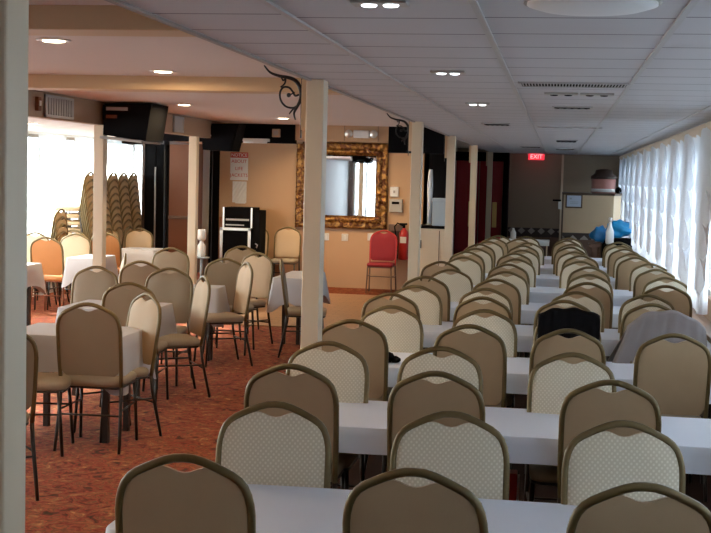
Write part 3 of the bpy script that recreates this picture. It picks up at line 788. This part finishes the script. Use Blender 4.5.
def side_grille(x, y0, y1, z0, z1, label):
    t = thing('wall_grille', label, 'vent', (x, (y0 + y1) / 2, (z0 + z1) / 2), 0, 'grilles on the soffit')
    w, h = (y1 - y0) / 2, (z1 - z0) / 2
    MB().box(0, .006, -w, w, -h, h).build('dark_back', M['winframe'], t)
    MB().box(0, .02, -w, w, -h, -h + .02).box(0, .02, -w, w, h - .02, h).box(0, .02, -w, -w + .02, -h, h).box(0, .02, w - .02, w, -h, h).build('vent_frame', M['grille_metal'], t)
    g = MB()
    for i in range(11): yy = -w + .03 + i * (2 * w - .06) / 10; g.box(.004, .016, yy - .012, yy + .012, -h + .02, h - .02)
    g.build('louvre', M['grille_metal'], t)
side_grille(-4.098, 9.66, 10.25, 2.262, 2.44, 'pale square air grille high on the soffit at left')
side_grille(-4.098, 13.1, 13.45, 2.27, 2.44, 'small air grille right of the hanging projector')

# emergency light on the header
t = thing('emergency_light', 'white emergency light with two lamp heads above the gilt mirror', 'light', (-2.40, 15.39, 2.36))
MB().box(-.10, .10, -.06, 0, -.05, .045, .01).build('battery_case', M['white'], t)
for s in (-1, 1):
    MB().lathe([(.02, 0), (.045, .03), (.05, .05), (.046, .055)], 0, 0, 16, Matrix.Translation((s * .155, -.02, 0)) @ Matrix.Rotation(PI / 2, 4, 'X')).build('lamp_head', M['alu'], t)
t = thing('strip_light', 'short white strip lamp under the black header', 'light', (-3.72, 15.3, 2.26))
MB().box(-.17, .17, -.05, .05, -.02, .015, .005).build('housing', M['white'], t); MB().tube([(-.15, -.02, -.03), (.15, -.02, -.03)], .014, 8).build('tube', M['white'], t)
t = thing('junction_box', 'small tan box on the black header', 'box', (-3.47, 15.36, 2.35)); MB().box(-.05, .05, -.03, .02, -.05, .05, .006).build('box_body', M['cab'], t); MB().box(-.03, .03, -.04, -.03, -.03, .03, .004).build('cover', M['pale'], t)

# ------------------------------------------------------------------ hanging projector and speaker
t = thing('projector', 'bulky black projector with pale underside hung from the left soffit', 'projector', (-3.83, 11.15, 2.26), 0)
MB().prism([(-.23, -.10), (.17, -.15), (.22, .19), (-.22, .18)], 'y', -.25, .25).prism([(-.22, .02), (-.25, .04), (-.25, .17), (-.22, .17)], 'y', -.2, .2).build('housing', M['black'], t)
MB().box(-.24, .16, -.28, .26, -.155, -.13, .006, Matrix.Rotation(math.radians(5), 4, 'Y')).build('base_plate', M['pale'], t)
MB().box(-.10, .04, -.12, .06, -.172, -.150).build('square_opening', M['black'], t)
for i, z in enumerate((.05, .12)): MB().box(-.20, -.10 + i * .1, -.262, -.25, z, z + .03).build('control_panel', M['rust'] if i == 0 else M['pale'], t)
MB().tube([(-.05, 0, .2), (-.05, 0, .24)], .03, 8).build('ceiling_mount', M['iron'], t)
t = thing('loudspeaker', 'black wedge shaped loudspeaker hung in front of the black header', 'speaker', (-4.0, 14.8, 2.28))
MB().prism([(-.20, -.17), (.16, -.18), (.24, .15), (-.23, .14)], 'y', -.18, .18).build('cabinet', M['black'], t)
MB().prism([(-.18, -.15), (.14, -.16), (.20, .12), (-.20, .12)], 'y', -.195, -.18).build('speaker_grille', M['black_cloth'], t)
MB().lathe([(.008, 0), (.012, .01)], 0, 0, 10, Matrix.Translation((-.10, -.2, 0)) @ Matrix.Rotation(PI / 2, 4, 'X')).build('badge', M['alu'], t)
MB().tube([(-.2, .05, .0), (-.25, .05, -.1), (-.26, .05, .1)], .02, 8).build('yoke', M['alu'], t)
t = thing('speaker_stand', 'tall thin black stand left of the dark doors', 'stand', (-5.05, 15.9, 0))
MB().tube([(0, 0, .3), (0, 0, 2.2)], .03, 10).build('pole', M['black'], t)
for a in (0, 120, 240):
    c_, s_ = math.cos(math.radians(a)), math.sin(math.radians(a)); MB().tube([(0, 0, .55), (.35 * c_, .35 * s_, .012)], .012, 6).build('leg', M['black'], t)
MB().box(-.03, .03, -.03, .03, 2.18, 2.24, .006).build('top_cap', M['black'], t)

# ------------------------------------------------------------------ mirror wall things
t = thing('wall_mirror', 'large rectangular mirror in a wide carved gilt frame', 'mirror', (-3.49, 20.39, 1.68))
hx, hz, w = .76, .70, .21
MB().box(-hx + w - .02, hx - w + .02, -.02, -.012, -hz + w - .02, hz - w + .02).build('mirror_glass', M['mirror'], t)
fm = MB()
rnd = random.Random(3)
def frame_side(ax, az, bx, bz, nx_, nz_):
    n = 26; G = []
    for i in range(n * 2 + 1):
        s = i / (n * 2); px, pz = ax + (bx - ax) * s, az + (bz - az) * s; row = []
        for j, (o, d) in enumerate(((0, .01), (.0, .05), (.03, .075), (.08, .045), (.11, .06), (.15, .085), (.19, .05), (.21, .015))):
            k = min(1, min(s, 1 - s) * 2 * max(abs(bx - ax), abs(bz - az)) / max(.0001, 2 * o)) if o else 1
            dirx, dirz = (bx - ax), (bz - az); L = math.hypot(dirx, dirz); dirx /= L; dirz /= L
            mx_ = o * (1 if s < .5 else -1)
            t0 = max(o, min(L - o, s * L)); qx, qz = ax + dirx * t0, az + dirz * t0
            row.append((qx + nx_ * o, -(d + (.02 * rnd.uniform(-1, 1) if 0 < j < 7 else 0)), qz + nz_ * o))
        G.append(row)
    fm.grid(G)
frame_side(-hx, hz, hx, hz, 0, -1); frame_side(-hx, -hz, hx, -hz, 0, 1); frame_side(-hx, -hz, -hx, hz, 1, 0); frame_side(hx, -hz, hx, hz, -1, 0)
fm.build('carved_frame', M['gilt'], t)

for x, z, l in ((-3.42, .83, 'small white wall outlet under the middle of the mirror'), (-3.74, .83, 'small white wall outlet next to the bracketed column'), (-2.99, .85, 'small white wall outlet just left of the red chair')):
    t = thing('wall_outlet', l, 'outlet', (x, 20.395, z), 0, 'outlets on the mirror wall')
    MB().box(-.055, .055, -.015, 0, -.06, .06, .006).build('cover_plate', M['paper'], t); MB().box(-.02, .02, -.02, -.014, -.035, .035, .004).build('socket', M['white'], t)
t = thing('wall_switch', 'white square switch box right of the gilt mirror', 'switch', (-2.62, 20.395, 1.60)); MB().box(-.07, .07, -.05, 0, -.08, .08, .008).build('box_body', M['white'], t); MB().box(-.015, .015, -.06, -.05, -.02, .02, .002).build('toggle', M['pale'], t)
t = thing('control_box', 'grey control box below the white switch box', 'box', (-2.58, 20.395, 1.38)); MB().box(-.11, .10, -.07, 0, -.11, .10, .008).build('box_body', M['pale'], t); MB().box(-.07, .05, -.08, -.07, .02, .06, .003).build('display', M['black'], t)
# fire extinguisher
t = thing('fire_extinguisher', 'red fire extinguisher with black hose beside the third column', 'fire extinguisher', (-2.43, 20.25, .50))
MB().lathe([(.02, 0), (.075, .01), (.08, .03), (.08, .42), (.065, .47), (.03, .50), (.025, .52)], 0, 0, 20).build('cylinder', M['red_paint'], t)
MB().tube([(0, 0, .5), (0, 0, .57)], .022, 10).box(-.07, .05, -.015, .015, .57, .60, .004).build('valve_handle', M['black'], t)
MB().tube([(-.02, -.03, .56), (-.10, -.05, .60), (-.15, -.05, .54), (-.13, -.05, .44), (-.10, -.05, .2)], .012, 8).build('hose', M['black'], t)
MB().box(-.05, .05, -.085, -.075, .28, .38).build('label_plate', M['white'], t)
t = thing('dark_box', 'dark brown wall box behind the red chair and extinguisher', 'box', (-2.56, 20.39, .62)); MB().box(-.13, .12, -.10, 0, -.1, .45, .008).build('box_body', M['wains'], t); MB().box(-.08, .07, -.11, -.10, 0, .35, .004).build('lid', M['dark_brown'], t)
# notice on wall
t = thing('notice_sign', 'white notice with red heading on the wall above the equipment rack', 'sign', (-5.22, 20.39, 1.94))
MB().box(-.155, .145, -.012, 0, -.22, .15, .002).build('sheet', M['paper'], t)
MB().box(-.155, .145, -.013, -.001, .15, .24, .002).build('heading_band', M['red_ink'], t)
text('heading_lettering', 'NOTICE', .075, M['paper'], t, (-.005, -.015, .193), (PI / 2, 0, 0))
for b, z in (('ABOUT', .09), ('LIFE', -.03), ('JACKETS', -.14)): text('lettering', b, .078, M['red_ink'], t, (-.005, -.014, z), (PI / 2, 0, 0))
t = thing('paper_sheet', 'crumpled white paper sheets taped below the red headed notice', 'paper', (-5.21, 20.39, 1.55))
MB().grid([[(-.12 + .03 * i, -.012 - .006 * ((i + j) % 2), -.20 + .05 * j) for j in range(8)] for i in range(9)], False).build('front_sheet', M['paper'], t)
MB().box(-.07, .10, -.008, 0, -.215, .14).build('rear_sheet', M['white'], t)
# equipment rack
t = thing('equipment_rack', 'black equipment rack with bright metal edges below the notice', 'equipment', (-5.02, 19.8, 0))
MB().box(-.26, .20, -.25, .25, .30, .94, .01).build('lower_case', M['black'], t)
fr_ = MB()
for x in (-.26, .20): fr_.box(x - .022, x + .022, -.275, -.25, .30, .96)
fr_.box(-.28, .22, -.275, -.25, .925, .965); fr_.build('metal_edge', M['alu'], t)
up = MB().box(-.24, .24, -.22, .25, .97, 1.29, .01).build('upper_case', M['black'], t)
MB().box(.21, .235, -.24, -.22, .97, 1.29).box(-.25, -.225, -.24, -.22, .97, 1.29).build('case_edge', M['alu'], up)
MB().box(-.20, .18, -.235, -.22, 1.08, 1.11).box(-.20, .1, -.235, -.22, 1.0, 1.02).build('fader_row', M['grille_metal'], up)
MB().box(.23, .36, -.2, .2, .35, 1.25, .01).build('side_case', M['black'], t)
MB().box(-.22, .16, -.262, -.25, .36, .88, .004).build('front_grille', M['black_cloth'], t)
for x in (-.2, .15):
    for y in (-.18, .18): MB().tube([(x, y, 0), (x, y, .3)], .02, 8).build('leg', M['iron'], t)
MB().tube([(.29, -.21, .72), (.33, -.25, .70), (.31, -.22, .66)], .012, 6).build('latch', M['alu'], t)
o = MB().box(-.03, .03, -.02, .02, 0, 1.12, .006).build('wooden_post', M['orange_wood']); o.location = (-5.40, 19.95, 0); tag(o, 'orange brown wooden post left of the equipment rack', 'post')
# small white bottle and pedestal left of rack
t = thing('white_bottle', 'white plastic bottle on a thin pedestal in the dark gap', 'bottle', (-5.05, 17.6, .62))
MB().lathe([(.05, 0), (.06, .02), (.06, .16), (.03, .2), (.025, .24)], 0, 0, 16).build('bottle_body', M['white'], t)
MB().lathe([(.045, .24), (.06, .26), (.06, .38), (.05, .4)], 0, 0, 16).build('cap', M['white'], t)
t = thing('pedestal', 'thin pale pedestal under the white bottle', 'stand', (-5.05, 17.6, 0))
MB().tube([(0, 0, .02), (0, 0, .6)], .02, 8).build('stem', M['pale_blue'], t); MB().lathe([(.12, .6), (.12, .62)], 0, 0, 16).build('top', M['pale_blue'], t); MB().lathe([(.12, 0), (.12, .02)], 0, 0, 16).build('foot', M['pale_blue'], t)

# ------------------------------------------------------------------ small counter between third and fourth columns
t = thing('counter', 'beige counter cabinet with black top beyond the third column', 'counter', (-1.86, 19.0, 0))
MB().box(-.22, .26, -.05, .5, 0, 1.08, .006).build('cabinet', M['column'], t)
MB().box(-.24, .28, -.08, .52, 1.08, 1.12, .004).build('countertop', M['black'], t)
MB().box(.12, .13, -.058, -.05, .05, 1.05).build('seam', M['wains'], t); MB().tube([(-.15, -.07, .78), (-.15, -.07, .9)], .01, 6).build('handle', M['iron'], t)
t = thing('storage_box', 'pale blue grey box standing on the small black topped counter', 'box', (-1.76, 19.1, 1.12)); MB().box(-.10, .10, -.08, .12, 0, .40, .01).build('box_body', M['pale_blue'], t); MB().box(-.105, .105, -.085, .125, .36, .42, .01).build('lid', M['pale_blue'], t)
t = thing('rolled_paper', 'pale blue hanging roll above the left end of the counter', 'paper', (-1.93, 19.3, 1.12)); MB().lathe([(.03, 0), (.035, .3), (.045, .6), (.03, .85)], 0, 0, 12).build('roll', M['paper_blue'], t); MB().lathe([(.05, 0), (.05, .02)], 0, 0, 12).build('foot', M['pale'], t)
o = MB().box(-2.04, -1.62, 20.1, 20.2, 1.14, ZH - .02).build('hanging_backdrop', M['black_cloth']); tag(o, 'black hanging panel behind the small counter', 'panel')
o = MB().box(-.02, .02, -.02, .02, 0, .5, .006).build('cream_candle', M['column']); o.location = (-1.665, 19.35, 1.54); o.location.z = 1.12; o.scale = (1, 1, 1.8); tag(o, 'tall cream stick at the right end of the counter', 'stick')

# ------------------------------------------------------------------ far end of the low hall
t = thing('partition_cabinet', 'wide beige cabinet with clipped corner at the far right end', 'cabinet', (0, 23.0, 0))
MB().prism([(.10, 0), (1.0, 0), (1.14, .35), (1.14, .9), (.10, .9)], 'z', 0, 1.60).build('body', M['cab'], t)
MB().prism([(.085, -.015), (1.01, -.015), (1.155, .34), (1.155, .92), (.085, .92)], 'z', 1.60, 1.64).build('top_edge', M['brown_frame'], t)
MB().box(.10, 1.0, -.012, 0, .80, .92).build('diamond_border', M['diamond'], t)
MB().box(.10, 1.0, -.010, 0, 0, .80).build('lower_panel', M['wains'], t)
MB().box(.085, .115, -.02, 0, 0, 1.60).build('corner_strip', M['brown_frame'], t)
t = thing('framed_notice', 'small blue white framed notice on the beige cabinet', 'picture', (.297, 22.985, 1.49)); MB().box(-.15, .15, -.02, 0, -.125, .125, .004).build('frame', M['brown_frame'], t)
MB().box(-.125, .125, -.024, -.019, -.1, .1).build('sheet', M['paper_blue'], t); MB().box(-.08, -.04, -.026, -.023, .03, .06).box(-.07, .08, -.026, -.023, -.02, -.01).box(-.07, .08, -.026, -.023, -.05, -.04).build('printing', M['pale_blue'], t)
t = thing('drum_box', 'pinkish round box with dark lid on top of the beige cabinet', 'box', (.82, 23.35, 1.64))
MB().lathe([(.205, 0), (.215, .01), (.215, .25), (.205, .26)], 0, 0, 28).build('box_body', M['pink'], t)
MB().lathe([(.20, .0), (.218, .03), (.218, .08), (.2, .09)], 0, 0, 28).build('pale_band', M['paper'], t)
MB().lathe([(.23, .26), (.235, .30), (.16, .36), (.15, .42), (.05, .44)], 0, 0, 28).build('lid', M['dark_brown'], t)
o = MB().lathe([(.02, -.06), (.055, -.03), (.06, 0), (.045, .04), (.01, .06)], 0, 0, 14).build('dark_ball', M['black']); o.location = (1.085, 23.3, 1.702); tag(o, 'small dark round thing at the right of the pinkish box', 'ball')
t = thing('wall_telephone', 'small dark fixture with white cord box at the cabinet corner', 'fixture', (.02, 23.02, 1.5)); MB().box(-.10, .05, -.06, .0, -.02, .01, .004).build('shelf', M['black'], t); MB().box(.0, .06, -.05, 0, -.16, -.03, .006).build('white_box', M['paper'], t)
t = thing('folding_table', 'bare white folding table before the rear wall', 'table', (-.47, 22.6, 0))
MB().box(-.36, .36, -.25, .25, .75, .79, .006).build('tabletop', M['white'], t)
MB().box(-.36, .36, -.27, -.25, .70, .77, .004).build('apron', M['white'], t)
for sx in (-1, 1):
    for sy in (-1, 1): MB().tube([(sx * .32, sy * .2, .75), (sx * .3, sy * .2, 0)], .015, 6).build('leg', M['cab'], t)
o = MB().lathe([(.04, 0), (.05, .02), (.05, .12), (.02, .17), (.02, .2)], 0, 0, 14).build('cream_jug', M['paper']); o.location = (-.75, 22.55, .79); tag(o, 'small cream jug on the left end of the white folding table', 'jug')

# blue bags on a dark case, white bottle
def blob(name, loc, r, m, label, cat, seed, amp=.25, dims=(1, 1, 1)):
    bm = bmesh.new(); bmesh.ops.create_icosphere(bm, subdivisions=3, radius=1)
    rnd = random.Random(seed); ph = [rnd.random() * 6 for _ in range(6)]
    for v in bm.verts:
        c = v.co; k = 1 + amp * (math.sin(c.x * 4 + ph[0]) * math.sin(c.y * 3 + ph[1]) * .5 + math.sin(c.z * 6 + ph[2] + c.x * 3) * .3 + .2 * math.sin(c.x * 11 + ph[3]))
        v.co = Vector((c.x * dims[0], c.y * dims[1], max(c.z, -.75) * dims[2])) * k * r
    z0 = min(v.co.z for v in bm.verts)
    for v in bm.verts: v.co.z -= z0
    me = bpy.data.meshes.new(name); bm.to_mesh(me); bm.free(); me.materials.append(m)
    me.polygons.foreach_set('use_smooth', [True] * len(me.polygons))
    o = bpy.data.objects.new(name, me); C.objects.link(o); o.location = loc
    return tag(o, label, cat)
t = thing('dark_case', 'dark case under the blue bags by the far right curtain', 'case', (.98, 20.75, 0)); MB().box(-.24, .24, -.2, .2, 0, .95, .02).build('case_body', M['black'], t); MB().tube([(-.1, -.22, .8), (0, -.25, .82), (.1, -.22, .8)], .012, 6).build('handle', M['iron'], t)
blob('blue_bag', (1.0, 20.72, .95), .17, M['cyan_bag'], 'bright blue plastic bag on the dark case, right of the white bottle', 'bag', 2, .5, (1.25, .8, .85))
MB_bag = blob('blue_bag', (.70, 20.62, .86), .15, M['blue_bag'], 'smaller blue plastic bag left of the white bottle', 'bag', 5, .35, (1.0, .8, 1.0))
t = thing('case_stand', 'small dark stand below the smaller blue bag', 'stand', (.66, 20.62, 0)); MB().box(-.14, .06, -.14, .14, .80, .86, .006).build('top', M['wains'], t)
for sx in (-.1, .02): MB().tube([(sx, 0, 0), (sx, 0, .8)], .015, 6).build('leg', M['wains'], t)
t = thing('white_bottle', 'white spray bottle between the two blue bags', 'bottle', (.845, 20.42, .86)); MB().lathe([(.05, 0), (.065, .03), (.065, .2), (.03, .29), (.022, .36)], 0, 0, 16).build('bottle_body', M['white'], t); MB().lathe([(.03, .36), (.03, .42), (.02, .43)], 0, 0, 12).build('cap', M['paper'], t)
t = thing('bottle_shelf', 'small dark shelf stand carrying the white spray bottle', 'stand', (.845, 20.42, 0)); MB().box(-.08, .08, -.08, .08, .83, .86, .004).build('top', M['black'], t); MB().tube([(0, 0, 0), (0, 0, .83)], .02, 8).build('post', M['black'], t)

# things on and under the long tables
t = thing('sunglasses_case', 'small dark lumpy pouch on the third long table', 'pouch', (-1.03, 7.86, .682))
MB().lathe([(.03, 0), (.05, .01), (.055, .03), (.04, .055), (.015, .065)], 0, 0, 14).build('pouch_body', M['black_cloth'], t); MB().lathe([(.02, 0), (.035, .01), (.035, .025), (.01, .04)], .055, 0, 12).build('flap', M['black'], t)
t = thing('red_box', 'small red box in the shade under the second long table', 'box', (-.195, 6.22, 0)); MB().box(-.05, .05, -.05, .05, 0, .41, .006).build('box_body', M['red_paint'], t); MB().box(.051, .06, -.04, .04, .02, .39, .002).build('white_edge', M['paper'], t)
t = thing('pull_station', 'small rust red box on the soffit left of the air grille', 'box', (-4.10, 9.52, 2.36)); MB().box(0, .03, -.03, .03, -.06, .05, .004).build('box_body', M['rust'], t); MB().box(.03, .036, -.015, .015, -.02, .02).build('pull_handle', M['white'], t)
